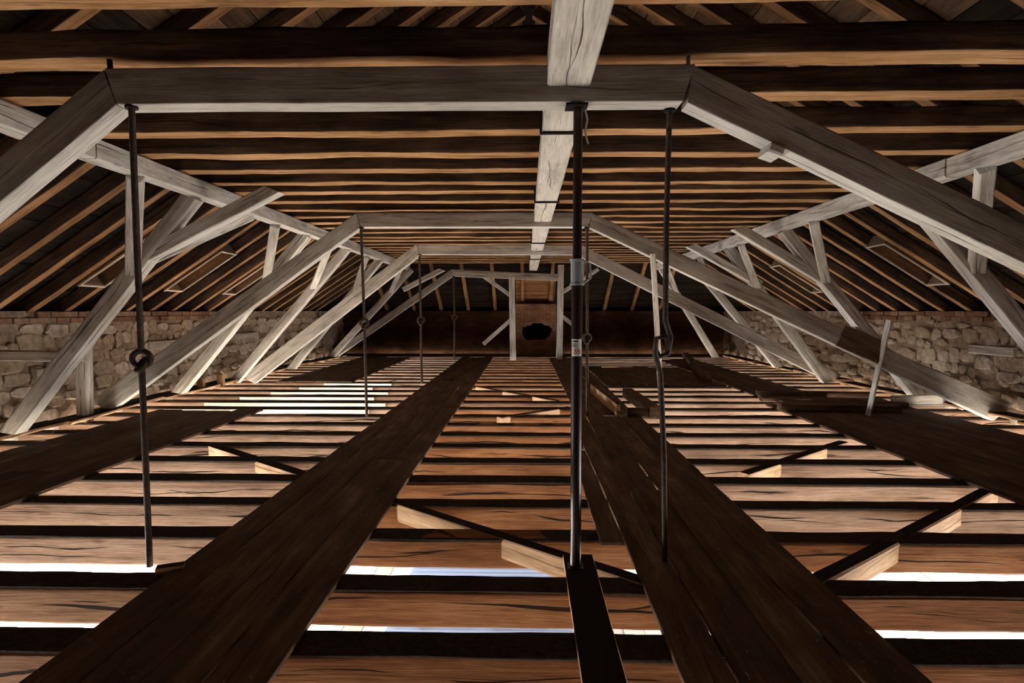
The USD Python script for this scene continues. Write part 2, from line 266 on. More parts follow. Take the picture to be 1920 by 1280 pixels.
# ---- rubble side walls of the attic with brick courses on top
def side_wall(name, side):
    xi = WALL_L if side < 0 else WALL_R
    s = -side  # inward direction
    w = thing(name, (xi, 10, 0), kind='structure')
    ny, nz = 420, 29
    yy, zz = np.meshgrid(np.linspace(Y0, Y1, ny), np.linspace(-0.02, EYE, nz), indexing='ij')
    d = (meshkit.fbm(np.stack([yy * 4.5, zz * 6.5, yy * 0 + side], -1), 4, 5) - 0.60) * 0.14
    v = np.stack([xi + s * d, yy, zz], -1).reshape(-1, 3)
    back = v.copy(); back[:, 0] = xi - s * 0.5
    f = []
    for i in range(ny - 1):
        for j in range(nz - 1):
            a, b, c, e = i * nz + j, (i + 1) * nz + j, (i + 1) * nz + j + 1, i * nz + j + 1
            f += [(a, b, c), (a, c, e)] if side < 0 else [(a, c, b), (a, e, c)]
    part(w, 'mortar_face', trimesh.Trimesh(v, np.array(f), process=False), M['plaster'], True)
    part(w, 'masonry_core', box(min(xi - s * 0.06, xi - s * 0.55), max(xi - s * 0.06, xi - s * 0.55), Y0, Y1, -0.02, EYE), M['plaster'])
    lower_wall(w, min(xi - s * 0.06, xi - s * 0.55), max(xi - s * 0.06, xi - s * 0.55))
    rs = random.Random(31 + side)
    z = 0.02
    while z < 1.36:
        h = rs.uniform(0.13, 0.24)
        if z + h > 1.40: h = 1.41 - z
        if h < 0.07: break
        y = 4.6 + rs.uniform(0, 0.2)
        while y < 19.5:
            l = rs.uniform(0.13, 0.5) * (1 if y < 12 else 1.5)
            if rs.random() < 0.93:
                n1 = rs.randint(7, 10); pts = []
                cy, cz = y + l / 2, z + h / 2 + rs.uniform(-0.055, 0.055); dp = rs.uniform(0.008, 0.05)
                hh = h * rs.uniform(0.9, 1.5)
                for sc, dd in ((1.0, -0.09), (1.0, dp * 0.3), (0.84, dp)):
                    for q in range(n1):
                        an = 2 * math.pi * (q + rs.uniform(-0.25, 0.25)) / n1
                        ex, ez = math.cos(an), math.sin(an)
                        sq = 1 / max(abs(ex), abs(ez)) ** 0.62
                        pts.append((xi + s * (dd + rs.uniform(-0.012, 0.012)), cy + ex * sq * l / 2 * sc * rs.uniform(0.82, 1.06), cz + ez * sq * hh / 2 * sc * rs.uniform(0.78, 1.06)))
                part(w, 'stone', trimesh.convex.convex_hull(np.array(pts)), M['stone'][rs.randrange(4)])
            y += l * 0.96
        z += h + 0.012
    for c in range(2):
        y = 5.0 + 0.13 * c
        while y < 13.5:
            L = rs.uniform(0.22, 0.27)
            if rs.random() < 0.9:
                e = rs.uniform(-0.012, 0.02)
                part(w, 'brick', box(min(xi - s * 0.1, xi + s * (0.03 + e)), max(xi - s * 0.1, xi + s * (0.03 + e)), y, y + L - 0.012, 1.425 + 0.087 * c, 1.425 + 0.087 * c + 0.076), M['brick'][rs.randrange(3)])
            y += L
    return w
wl = side_wall('wall_left', -1)
wr = side_wall('wall_right', 1)
for parent, xi, s, items in ((wl, WALL_L, 1, [(11.0, 1.2, 0.98), (13.9, 1.6, 1.0), (8.2, 0.5, 0.72)]), (wr, WALL_R, -1, [(9.4, 0.9, 0.98), (14.2, 1.4, 0.95)])):
    for (y, l, z) in items:
        beam(parent, 'embedded_timber', (xi + s * 0.02, y - l / 2, z), (xi + s * 0.02, y + l / 2, z), 0.12, 0.14, M['grey'])
# ---- windows of the lower storey
k = 0
for side in (-1, 1):
    for wy in WIN_Y:
        k += 1
        xw = (WALL_L - 0.30) if side < 0 else (WALL_R + 0.30)
        w = thing('window_%d' % k, (xw, wy, WIN_Z0), kind='structure')
        a, b = wy - WIN_W / 2, wy + WIN_W / 2
        for (ya_, yb_, za, zb) in ((a, a + 0.07, WIN_Z0, WIN_Z1), (b - 0.07, b, WIN_Z0, WIN_Z1), (a, b, WIN_Z0, WIN_Z0 + 0.07), (a, b, WIN_Z1 - 0.07, WIN_Z1), (wy - 0.03, wy + 0.03, WIN_Z0, WIN_Z1)):
            part(w, 'window_frame', box(xw - 0.04, xw + 0.04, ya_, yb_, za, zb), M['lower'])
# ---- end wall: sooty brick with a brick pier and a blackened opening
we = thing('wall_end', (0, Y1, 0), kind='structure')
part(we, 'brick_face', box(WALL_L - 0.5, WALL_R + 0.5, Y1, Y1 + 0.5, ZL, EYE + 0.0), M['endbrick'])
import manifold3d as m3
def mf(m): return m3.Manifold(m3.Mesh(vert_properties=np.asarray(m.vertices, np.float32), tri_verts=np.asarray(m.faces, np.uint32)))
def un(m):
    q = m.to_mesh(); return trimesh.Trimesh(q.vert_properties[:, :3], q.tri_verts, process=False)
pier = mf(box(-0.36, 1.12, 21.35, 22.05, -0.02, 1.86))
hp = []
for q in range(40):
    an = 2 * math.pi * q / 40; r = 0.95 + 0.10 * math.sin(2 * an + 1) + 0.06 * math.sin(5 * an) + RND.uniform(-0.07, 0.07)
    hp.append((0.42 + 0.54 * r * math.cos(an), 0.84 + 0.36 * r * math.sin(an)))
from shapely.geometry import Polygon
hm = trimesh.creation.extrude_polygon(Polygon(hp), 0.65, engine='earcut'); hv = np.array(hm.vertices)
hole = mf(trimesh.Trimesh(np.stack([hv[:, 0], 21.85 - hv[:, 2], hv[:, 1]], 1), hm.faces, process=False))
part(we, 'brick_pier', un(pier - hole), M['pierbrick'])
part(we, 'soot_lining', box(-0.2, 1.05, 21.83, 21.86, 0.3, 1.4), M['sootblack'])
# ---- back wall of boards behind the camera
wb = thing('wall_back', (0, Y0, 0), kind='structure')
part(wb, 'boarding', box(WALL_L - 0.5, WALL_R + 0.5, Y0 - 0.1, Y0, ZL, 6.5), M['felt'])

# ---- roof slopes: longitudinal boards on rafters
SL, SR = 0.66, 0.62
RIDGE_X = (SR * WALL_R - SL * -WALL_L) / (SL + SR); RIDGE_Z = EYE + SL * (RIDGE_X - WALL_L)
TIE_Y = [0.42, 1.1, 1.75, 2.38, 2.96, 3.73, 4.38, 5.20, 5.93, 6.60, 7.23, 7.82] + [8.46 + 0.655 * q for q in range(17)]
def slope(name, xw, sl, sgn):
    c = thing(name, (xw, 10, EYE), kind='structure')
    un_ = np.array([sgn, 0, sl]); un_ /= np.linalg.norm(un_)       # up the slope
    nn = np.array([-sgn * sl, 0, 1.0]); nn /= np.linalg.norm(nn)    # out of the roof
    base = np.array([xw, 0, EYE]) - un_ * 0.25
    total = (RIDGE_Z - EYE) / un_[2] + 0.25
    for y in TIE_Y:
        yr = y + 0.19
        p0 = base + un_ * 0.0 + nn * 0.085 + np.array([0, yr, 0]); p1 = p0 + un_ * (total - 0.06)
        beam(c, 'rafter', p0, p1, 0.13, 0.17, M['rafter'], wob=0.012)
    n = 32; bwid = total / n; rs = random.Random(5)
    for k in range(n):
        y = Y0 - rs.uniform(0, 2.0)
        while y < Y1:
            L = rs.uniform(5.0, 8.0); ye = min(y + L, Y1 + 0.4)
            cpt = base + un_ * ((k + 0.5) * bwid) + nn * (0.182 + 0.006 * ((k * 7) % 3))
            if ye - y > 0.3:
                beam(c, 'board', cpt + np.array([0, y, 0]), cpt + np.array([0, ye - 0.004, 0]), bwid - rs.uniform(0.004, 0.014), 0.022, M['felt'] if k < n * 0.52 else M['board'], up=nn, chamfer=0.003, wob=0.0, seg=20, smooth=False)
            y += L
    u0 = base - un_ * 0.4 + nn * 0.21; u1 = base + un_ * (total + 0.1) + nn * 0.21
    v = np.array([u0 + (0, Y0 - 0.2, 0), u1 + (0, Y0 - 0.2, 0), u1 + (0, Y1 + 0.5, 0), u0 + (0, Y1 + 0.5, 0)]); v = np.vstack([v, v + nn * 0.05])
    part(c, 'underlay', trimesh.convex.convex_hull(v), M['felt'])
    return c
cl = slope('ceiling_left', WALL_L, SL, 1)
cr = slope('ceiling_right', WALL_R, SR, -1)
ce = thing('ceiling_end', (0, Y1, EYE), kind='structure')
un_ = np.array([0, -1.0, 0.62]); un_ /= np.linalg.norm(un_); nn = np.array([0, 0.62, 1.0]); nn /= np.linalg.norm(nn)
for x in np.arange(-5.2, 6.0, 1.02):
    r = min((x - WALL_L) * SL, (WALL_R - x) * SR) / un_[2] - 0.2
    p0 = np.array([x, Y1 + 0.1, EYE]) + nn * 0.07
    beam(ce, 'rafter', p0, p0 + un_ * min(r, 6.5), 0.13, 0.15, M['rafter'], wob=0.012)
for k in range(30):
    d = 0.23 * (k + 0.5); zc = EYE + d * un_[2]
    xa, xb = WALL_L + (zc - EYE) / SL - 0.1, WALL_R - (zc - EYE) / SR + 0.1
    if xb - xa < 0.5: break
    cpt = np.array([0, Y1, EYE]) + un_ * d + nn * (0.165 + 0.005 * (k % 3))
    beam(ce, 'board', cpt + (xa, 0, 0), cpt + (xb, 0, 0), 0.223, 0.022, M['felt'], up=nn, chamfer=0.003, wob=0.0, seg=20, smooth=False)
    if k < 9: beam(ce, 'board', cpt - nn * 0.03 + (-0.34, 0, 0), cpt - nn * 0.03 + (1.06, 0, 0), 0.215, 0.022, M['lit_patch'], up=nn, chamfer=0.003, wob=0.0, seg=20, smooth=False)  # added boards, the light above the pier put into their colour
v = np.array([[WALL_L - 0.4, Y1 + 0.45, EYE - 0.28], [WALL_R + 0.4, Y1 + 0.45, EYE - 0.28], [0.3, Y1 - 7.2, EYE + 4.5], [-0.3, Y1 - 7.2, EYE + 4.5]]) + nn * 0.2
part(ce, 'underlay', trimesh.convex.convex_hull(np.vstack([v, v + nn * 0.05])), M['felt'])
part(cl, 'ridge_cap', box(RIDGE_X - 0.25, RIDGE_X + 0.25, Y0 - 0.2, Y1 + 0.4, RIDGE_Z + 0.16, RIDGE_Z + 0.34), M['felt'])
# ---- unseen deck added behind the camera, keeps light off camera-facing timber
fd = thing('floor_deck', (0, 0, 0), kind='structure')
for k in range(42):
    xa = WALL_L + 0.02 + k * 0.338
    part(fd, 'floorboard', box(xa, xa + 0.332, Y0 + 0.02, 1.62 + 0.05 * ((k * 5) % 4), -0.03, 0.0), M['dark'])

# ================================================================== FLOOR JOISTS
JT = -0.035
JY = [(1.98, 0.21), (2.80, 0.21), (3.445, 0.19), (4.225, 0.20), (4.94, 0.18), (5.65, 0.22), (6.37, 0.20)]
y = 7.08
while y < 21.6: JY.append((y, 0.19 + 0.03 * RND.random())); y += 0.70 + RND.uniform(-0.03, 0.03)
for k, (jy, jw) in enumerate(JY):
    near = ('hewn brown floor joist, %s from the camera, dark dust along its top' % ordinal(k)) if jy < 9 else ('narrow brown floor joist beyond the second truss, %s counted from the camera' % ordinal(k))
    t = thing('floor_joist', (0, jy, JT - 0.22), near, 'beam', 'floor joists across the open floor')
    mats = ('joist_mid_lit', 'joist', 'joist') if jy < 3 else ('joist_cool_lit' if jy > 3.6 else 'joist_mid_lit', 'joist' if jy < 8.6 or k % 3 else 'joist_mid_lit', 'joist_cool_lit' if jy > 4.5 else 'joist')  # timber tone follows the light: warm centre, paler daylit sides, painted in
    for (xa, xb), mt in zip(((WALL_L + 0.03, -1.62), (-1.615, 1.21), (1.215, WALL_R - 0.03)), mats):
        beam(t, 'timber', (xa, jy + RND.uniform(-0.015, 0.015), JT - 0.115), (xb, jy + RND.uniform(-0.015, 0.015), JT - 0.115 + RND.uniform(-0.01, 0.01)), jw, 0.215, M[mt], wob=0.014, seg=0.2, chamfer=0.02)
    beam(t, 'dust_layer', (WALL_L + 0.05, jy, JT - 0.008), (WALL_R - 0.05, jy, JT - 0.008), jw + 0.006, 0.018, M['dust'], wob=0.011, seg=0.07 if jy < 8 else 0.2, chamfer=0.005, label='black dust and debris on top of the joist')

# ---- diagonal floor braces
def fbrace(p0, p1, label):
    solo_beam('floor_brace', (p0[0], p0[1], JT - 0.07), (p1[0], p1[1], JT - 0.07), 0.12, 0.15, M['brace'], label, 'beam', 'diagonal braces between the floor joists', wob=0.006)
fbrace((0.80, 3.43), (-1.15, 4.98), 'tan diagonal brace crossing the joists between the two central walkways, nearest the camera')
fbrace((-1.20, 5.00), (-3.94, 7.12), 'tan diagonal brace crossing joists between left walkway and outer left walkway')
fbrace((1.62, 3.42), (4.30, 5.45), 'tan diagonal brace running right from the right walkway toward the outer walkway')
fbrace((0.62, 10.65), (-1.10, 12.7), 'distant diagonal brace crossing the central joists beyond the second truss')
fbrace((-0.40, 8.95), (0.75, 9.95), 'short diagonal brace crossing the central joists near the second truss')
fbrace((2.2, 5.9), (4.0, 7.4), 'diagonal brace running right between the right walkway and the outer walkway, farther one')

# ================================================================== WALKWAYS
def walkway(label, edges, y0, y1, group=None, th=0.032, lens=(3.4, 5.2), seed=1, mat='dark', z=0.0):
    rs = random.Random(seed); xm = (edges[0] + edges[-1]) / 2
    t = thing('plank_walkway', (xm, (y0 + y1) / 2, z - th), label, 'walkway', group)
    for a, b in zip(edges[:-1], edges[1:]):
        y = y0 + rs.uniform(-0.1, 0.05)
        while y < y1 - 0.3:
            L = rs.uniform(*lens); ye = min(y + L, y1 + rs.uniform(-0.15, 0.15))
            sk = rs.uniform(-0.012, 0.012); zz = z - th / 2 + rs.uniform(-0.004, 0.004)
            beam(t, 'plank', ((a + b) / 2 + sk, y, zz), ((a + b) / 2 - sk, ye - 0.006, zz + rs.uniform(-0.003, 0.003)), b - a - 0.009, th, M[mat], chamfer=0.004, wob=0.004, seg=0.35)
            y = ye
    return t
walkway('dark plank walkway left of centre, from the bottom edge to the far wall', [-2.19, -1.93, -1.66, -1.40, -1.11], 1.5, 20.2, seed=3, lens=(4.0, 6.5))
walkway('dark plank walkway right of centre, between the steel prop and the right joists', [0.69, 0.93, 1.20, 1.47, 1.76], 1.5, 9.0, seed=4, lens=(3.5, 5))
walkway('dark plank walkway right of centre continuing beyond the second truss', [0.80, 1.10, 1.42, 1.72], 9.05, 20.2, seed=14)
walkway('wide dark outer walkway at left, near the camera and the rubble wall', [-5.95, -5.55, -5.15, -4.72, -4.30], 2.0, 9.35, seed=5)
walkway('dark outer walkway at far left beyond the second truss', [-5.7, -5.25, -4.8, -4.4, -3.95], 13.2, 20.2, seed=6)
walkway('wide dark outer walkway at right, under the right strut of the second truss', [4.16, 4.55, 4.97, 5.40, 5.85, 6.45], 2.0, 10.2, seed=7)
walkway('dark outer walkway at far right beyond the second truss', [4.4, 4.8, 5.2, 5.6], 10.3, 19.5, seed=8)
walkway('dark boards covering the joists between right walkway and far right walkway, in the distance', [1.75, 2.2, 2.65, 3.1, 3.5, 3.9, 4.35], 12.7, 16.9, seed=15, lens=(3, 4.5))
eb = thing('plank_walkway', (0.27, 21.2, -0.032), 'dark boards laid along the foot of the brick end wall', 'walkway')
for k in range(5):
    xs_ = [-6.8, -2.25 + 0.3 * (k % 2), 2.4 - 0.4 * (k % 3), 7.3]
    for a, b in zip(xs_[:-1], xs_[1:]):
        beam(eb, 'plank', (a + 0.004, 20.45 + 0.3 * k, 0.002), (b - 0.004, 20.45 + 0.3 * k, 0.002), 0.29, 0.03, M['dark'], chamfer=0.004, wob=0.004, seg=0.6)
solo_beam('single_plank', (0.345, 1.5, JT + 0.018), (0.345, 3.78, JT + 0.022), 0.195, 0.04, M['brace'], 'single narrow plank leading from the bottom edge to the foot of the steel prop', 'plank', chamfer=0.004, wob=0.003)
solo_beam('overlay_board', (0.60, 3.95, 0.012), (0.60, 6.6, 0.012), 0.16, 0.022, M['dark'], 'narrow dark board along the left edge of the right walkway', 'plank', chamfer=0.004)

# ================================================================== TIE BEAMS OVERHEAD
TIE_Z = 3.15
for k, ty in enumerate(TIE_Y):
    if ty > 19.0: continue
    wdt = 0.20 + RND.uniform(-0.02, 0.015); lab = None
    xl = -4.45 + RND.uniform(-0.15, 0.1); xr = 4.62 + RND.uniform(-0.1, 0.15)
    if ty < 2.7:
        lab = 'dark collar beam over the camera, %s from the back wall, just above the picture' % ordinal(k)
    elif ty < 9:
        lab = 'dark collar beam overhead with orange-brown underside, %s from the top edge of the picture' % ordinal(k - 4)
    else:
        lab = 'slim collar beam overhead beyond the second truss, %s counted from the top edge' % ordinal(k - 4)
    solo_beam('collar_beam', (xl, ty, TIE_Z + 0.09 + RND.uniform(-0.008, 0.008)), (xr, ty + RND.uniform(-0.03, 0.03), TIE_Z + 0.09 + RND.uniform(-0.012, 0.012)), wdt, 0.18, M['soot_and_shade'], lab, 'beam', 'collar beams under the roof', wob=0.021, seg=0.16, chamfer=0.015)

# ================================================================== LONGITUDINAL BEAMS
cb = thing('ridge_support_beam', (0.26, 9, 2.94), 'thick whitewashed beam running down the middle of the ceiling', 'beam')
for a, b in ((-1.0, 4.46), (4.48, 7.25), (7.27, 11.6), (11.62, 15.2), (15.22, 19.6)):
    beam(cb, 'timber', (0.26, a, 3.04), (0.26, b, 3.04), 0.26, 0.20, M['lime_beam'], wob=0.006, chamfer=0.012)
for y in (4.47, 7.26, 11.61, 15.21):
    part(cb, 'iron_strap', tube([(0.26 + dx, y, 3.04 + dz) for dx, dz in ((-0.145, 0.09), (-0.145, -0.112), (0.145, -0.112), (0.145, 0.09))], 0.014, 6), M['blackiron'])
def purlin(label, x, ys):
    t = thing('purlin', (x, 10, 2.96), label, 'beam')
    for a, b in zip(ys[:-1], ys[1:]):
        beam(t, 'timber', (x, a, 3.045), (x, b - 0.01, 3.045), 0.19, 0.19, M['lime'], wob=0.01, chamfer=0.012)
purlin('whitewashed purlin along the left roof slope', -3.9, [0.5, 5.2, 10.2, 15.5, 19.45])
purlin('whitewashed purlin along the right roof slope', 4.33, [0.5, 6.1, 11.0, 15.9, 19.45])

# ================================================================== TRUSSES
def truss(label, Y, cl_, cr_, fl, fr, hc=0.22, hs=0.215, hl1=None, hr1=None, thick=0.16, mat='grey', mats=None):
    """cl_, cr_: the collar's ends (x, z of its centre line); fl, fr: feet of the left and right strut."""
    t = thing('timber_truss', ((cl_[0] + cr_[0]) / 2, Y, 0), label, 'truss')
    def bev(c, f): return 0.5 * (c[1] - f[1]) / abs(f[0] - c[0])
    beam(t, 'collar', (cl_[0], Y, cl_[1]), (cr_[0], Y, cr_[1]), thick, hc, M[mat], wob=0.006, chamfer=0.01, cut0=-0.33, cut1=0.33, seg=0.25)
    for c, f, h1, ms in ((cl_, fl, hl1, (mats or (mat, mat))[0]), (cr_, fr, hr1, (mats or (mat, mat))[1])):
        if f is None: continue
        d = np.array([f[0] - c[0], f[1] - c[1]]); d /= np.linalg.norm(d)
        s0 = 0.01
        beam(t, 'strut', (c[0] + d[0] * s0, Y, c[1] + d[1] * s0), (f[0], Y, f[1]), thick, hs, M[ms], h1=h1 or hs, wob=0.007, chamfer=0.01, cut0=-0.33, cut1=0.5)
    return t
t1 = truss('nearest timber truss with long horizontal collar across the top and sloping struts', 3.66, (-2.52, 2.965), (0.97, 2.955), (-6.2, 0.10), (6.95, 0.10))
beam(t1, 'wedge', (1.45, 3.65, 2.575), (1.53, 3.65, 2.545), 0.18, 0.06, M['lime'], label='small block at the splice under the right strut')
part(t1, 'bolt', tube([(0.98, 3.66, 3.0), (0.985, 3.66, 3.16)], 0.014, 8), M['zinc'])
part(t1, 'bolt', tube([(-2.57, 3.66, 3.0), (-2.575, 3.66, 3.16)], 0.016, 8), M['blackiron'])
t2 = truss('second timber truss with thick feet, standing in the middle distance', 9.0, (-2.53, 2.98), (0.97, 2.97), (-6.62, 0.12), (5.35, 0.915), hl1=0.30, hr1=0.27, mats=('lime', 'grey'))
beam(t2, 'strut_foot', (5.15, 8.97, 1.00), (7.17, 8.97, 0.085), 0.18, 0.26, M['lime'], h1=0.36, cut1=0.5, label='pale thicker lower length of the right strut')
beam(t2, 'scab_board', (4.72, 8.885, 1.24), (5.34, 8.885, 0.97), 0.035, 0.34, M['dark'], label='dark board fixed against the right strut')
t3 = truss('third timber truss of rough round timbers beyond the second', 13.2, (-2.39, 2.97), (1.2, 2.95), (-6.3, 0.03), (6.9, 0.10), hs=0.25, hl1=0.30, mat='lime', mats=('lime', 'grey'))
t4 = truss('farthest truss in front of the brick pier, with two white posts', 19.5, (-2.42, 2.86), (1.08, 2.70), (-6.5, 0.05), None, thick=0.18)
beam(t4, 'post', (-0.45, 19.5, 2.72), (-0.41, 19.5, -0.03), 0.20, 0.18, M['lime'], up=(0, 1, 0))
beam(t4, 'post', (1.17, 19.5, 3.12), (1.13, 19.5, -0.03), 0.20, 0.18, M['lime'], up=(0, 1, 0))
for a, b in (((-1.45, 2.80), (-0.47, 2.10)), ((-0.47, 1.32), (-1.40, 0.50)), ((1.2, 2.20), (2.4, 2.98)), ((1.2, 1.45), (1.75, 1.0))):
    beam(t4, 'brace', (a[0], 19.5, a[1]), (b[0], 19.5, b[1]), 0.12, 0.13, M['lime'])

# ---- leaning struts with braces under the purlins
def strut_frame(label, x_top, Y, foot, px, y_front=None, j_front=0.30, arm=None, y_back=None, r=0.19):
    t = thing('leaning_strut', (foot[0], Y, foot[1]), label, 'strut')
    top = np.array([x_top, Y, 2.97]); ft = np.array([foot[0], Y, foot[1]])
    beam(t, 'strut', top, ft, 0.19, r, M['lime'], wob=0.012, cut1=0.6, chamfer=0.015)
    if y_front:
        j = top + (ft - top) * j_front
        beam(t, 'brace', (px, y_front, 2.95), j, 0.13, 0.14, M['lime'], up=(1, 0, 0))
    if y_back:
        j = top + (ft - top) * 0.27
        beam(t, 'brace', (px, y_back, 2.95), j, 0.13, 0.14, M['lime'], up=(1, 0, 0))
    if arm:
        beam(t, 'arm', (arm[0][0], Y - 0.02, arm[0][1]), (arm[1][0], Y - 0.02, arm[1][1]), 0.15, 0.16, M['lime'], cut0=0.9)
strut_frame('leaning whitewashed strut with forked top at left, nearest the camera, foot by the rubble wall', -3.96, 7.0, (-6.3, 0.12), -3.9, 5.86, 0.33, ((-2.98, 3.03), (-4.66, 2.20)), 8.3)
strut_frame('leaning whitewashed strut at left behind the second truss', -3.93, 10.5, (-6.32, 0.12), -3.9, 9.15, 0.31, None, 11.45)
strut_frame('rough leaning strut at left just in front of the third truss', -3.93, 12.9, (-6.5, 0.02), -3.9, 11.75, 0.30)
strut_frame('leaning strut at left just beyond the third truss', -3.86, 15.6, (-6.3, 0.05), -3.9, 14.4, 0.29)
strut_frame('farthest leaning strut at left with forked white top, beside the farthest truss', -3.72, 19.2, (-6.4, 0.1), -3.85, 18.2, 0.27, ((-2.72, 2.95), (-4.0, 2.30)))
strut_frame('leaning whitewashed strut at right, nearest the camera, at the right edge', 4.3, 6.8, (6.75, 0.1), 4.33, 5.7, 0.33, None)
strut_frame('leaning whitewashed strut with forked top at right behind the second truss', 4.35, 10.1, (6.75, 0.08), 4.33, 9.0, 0.31, ((3.58, 3.0), (5.05, 2.12)), 11.3)
strut_frame('leaning grey strut with forked top at right, before the third truss', 4.4, 12.93, (6.6, 0.05), 4.33, 12.0, 0.30, ((3.58, 3.02), (5.1, 2.18)))
strut_frame('leaning strut at right just beyond the third truss', 4.4, 15.9, (6.8, 0.1), 4.33, 14.8, 0.30)
strut_frame('farthest leaning strut at right, near the brick end wall', 4.4, 19.2, (6.2, 0.1), 4.33, 18.1, 0.30)
solo_beam('short_post', (-6.5, 8.45, -0.03), (-6.47, 8.45, 1.25), 0.17, 0.15, M['lime'], 'short white post standing by the left rubble wall behind the nearest leaning strut', 'post', up=(0, 1, 0))
solo_beam('dark_timber', (5.35, 9.75, 1.28), (7.2, 9.75, 0.05), 0.14, 0.17, M['grey'], 'dark slanting timber just behind the right foot of the second truss', 'beam')
solo_beam('wall_rail', (-6.84, 7.16, 1.05), (-5.5, 7.17, 1.03), 0.10, 0.13, M['grey'], 'grey rail from the left wall to the nearest leaning strut', 'beam')
solo_beam('leaning_board', (5.23, 9.0 + 0.0, 0.01), (5.36, 8.78, 1.47), 0.10, 0.03, M['lime'], 'narrow upright board leaning against the right strut of the second truss', 'board', up=(1, 0.2, 0), wob=0.002)
solo_beam('leaning_pole', (2.19, 9.4, 0.01), (1.90, 8.86, 2.46), 0.075, 0.07, M['lime'], 'thin pale batten leaning from floor to the right strut of the second truss', 'pole', up=(0, 1, 0), wob=0.002)

# ================================================================== IRON RODS
def rod(label, Y, xt, zt, xj, zj, xb, zb, r=0.02, ring=0.05, twist=False, group=None):
    t = thing('iron_rod', (xb, Y, zb), label, 'rod')
    top, j, bot = np.array([xt, Y, zt]), np.array([xj, Y, zj]), np.array([xb, Y, zb])
    rg = ring
    if twist:
        up = [top, top + (j - top) * 0.5, j + (0.012, 0, 0.16), j + (0.05, 0.01, 0.05), j + (0.035, 0.02, -0.05), j + (-0.015, 0.03, -0.07), j + (-0.045, 0.02, -0.02)]
        lo = [j + (0.04, 0, -0.02), j + (0.01, -0.03, 0.06), j + (-0.05, -0.03, 0.05), j + (-0.055, -0.02, -0.05), j + (-0.015, 0, -0.17), j + (bot - j) * 0.5, bot]
        part(t, 'upper_rod', tube(up, r), M['rust'], 50); part(t, 'lower_rod', tube(lo, r), M['rust'], 50)
    else:
        part(t, 'upper_rod', tube([top, (top + j) / 2, j + (0, 0, rg)], r), M['rust'], 50)
        part(t, 'lower_rod', tube([j - (0, 0, rg * 0.6), (j + bot) / 2, bot], r), M['rust'], 50)
        an = np.linspace(0, 2 * np.pi, 17)[:-1]
        part(t, 'eye_ring', tube([(xj + rg * math.cos(a), Y + 0.3 * rg * math.cos(a), zj + rg * math.sin(a)) for a in an], r * 0.95, 8, True), M['rust'], 50)
        part(t, 'hook', tube([(xj + rg * 0.55 * math.cos(a), Y + rg * 0.55 * math.sin(a), zj - rg * 0.75 + rg * 0.75 * math.sin(a + 0.5)) for a in an], r * 0.8, 8, True), M['rust'], 50)
    part(t, 'washer', cyl(xt, Y, zt - 0.004, zt + 0.012, r * 2.0, 16), M['blackiron'])
rod('iron hanger rod with round eye joint under the left end of the nearest truss', 3.62, -2.42, 2.845, -2.41, 1.30, -2.40, -0.03, r=0.019, ring=0.05)
rod('iron hanger rod with thick twisted hook joint under the right end of the nearest truss', 3.72, 0.89, 2.835, 0.87, 1.38, 0.90, 0.0, r=0.018, twist=True)
rod('iron hanger rod under the left end of the second truss', 8.95, -2.50, 2.86, -2.47, 1.42, -2.45, -0.03, r=0.022, ring=0.055)
rod('iron hanger rod with open eye joint under the right end of the second truss', 8.95, 0.93, 2.85, 0.94, 1.20, 0.95, 0.0, r=0.022, ring=0.06)
rod('iron hanger rod under the left end of the third truss', 13.15, -2.37, 2.85, -2.35, 1.40, -2.34, -0.03, r=0.026, ring=0.07)
rod('iron hanger rod under the left end of the farthest truss', 19.45, -2.38, 2.74, -2.36, 1.40, -2.36, -0.03, r=0.03, ring=0.07)

# ================================================================== STEEL PROP
PX, PY = 0.315, 3.60
pr = thing('steel_prop', (PX, PY, 0.0), 'dark steel telescopic prop with galvanised collar standing under the nearest truss collar', 'prop')
part(pr, 'base_plate', box(PX - 0.05, PX + 0.05, PY - 0.045, PY + 0.045, 0.004, 0.012), M['brownsteel'])
part(pr, 'outer_tube', cyl(PX, PY, 0.012, 1.76, 0.034, 32), M['brownsteel'], 40)
part(pr, 'inner_tube', cyl(PX, PY, 1.70, 2.825, 0.0275, 32), M['brownsteel'], 40)
part(pr, 'head_plate', box(PX - 0.075, PX + 0.055, PY - 0.06, PY + 0.06, 2.818, 2.83), M['blackiron'])
part(pr, 'collar_sleeve', trimesh.util.concatenate([cyl(PX, PY, 1.755, 1.915, 0.0395, 32), cyl(PX, PY, 1.755, 1.768, 0.045, 32), cyl(PX, PY, 1.903, 1.915, 0.045, 32)]), M['zinc'], 40, label='shiny galvanised adjusting collar')
part(pr, 'handle', tube([(PX + 0.035, PY - 0.02, 1.905), (PX + 0.075, PY - 0.03, 1.89), (PX + 0.08, PY - 0.03, 1.80), (PX + 0.04, PY - 0.02, 1.77)], 0.006, 8), M['zinc'], 40)
part(pr, 'pin', tube([(PX + 0.04, PY - 0.02, 2.80), (PX + 0.055, PY - 0.02, 2.74), (PX + 0.04, PY - 0.02, 2.67), (PX + 0.06, PY - 0.02, 2.60)], 0.006, 8), M['zinc'], 40)
sk = thing('prop_sticker', (PX, PY, 1.4), 'white sticker with red 35 on the steel prop', 'sticker')
def wrap(m, r):
    """Bends a flat piece (x to the right, z up, y outwards) round the prop's tube, its middle facing the camera."""
    v = np.array(m.vertices); a0 = math.atan2(-PX, PY) * 0 - 0.09; a = v[:, 0] / r + a0; rr = r + v[:, 1]
    return trimesh.Trimesh(np.stack([PX + rr * np.sin(a), PY - rr * np.cos(a), v[:, 2]], 1), m.faces, process=False)
def flat(x0, x1, z0, z1, y0, y1, n=10):
    m = box(x0, x1, y0, y1, z0, z1)
    for _ in range(3 if x1 - x0 > 0.02 else 1): m = m.subdivide()
    return m
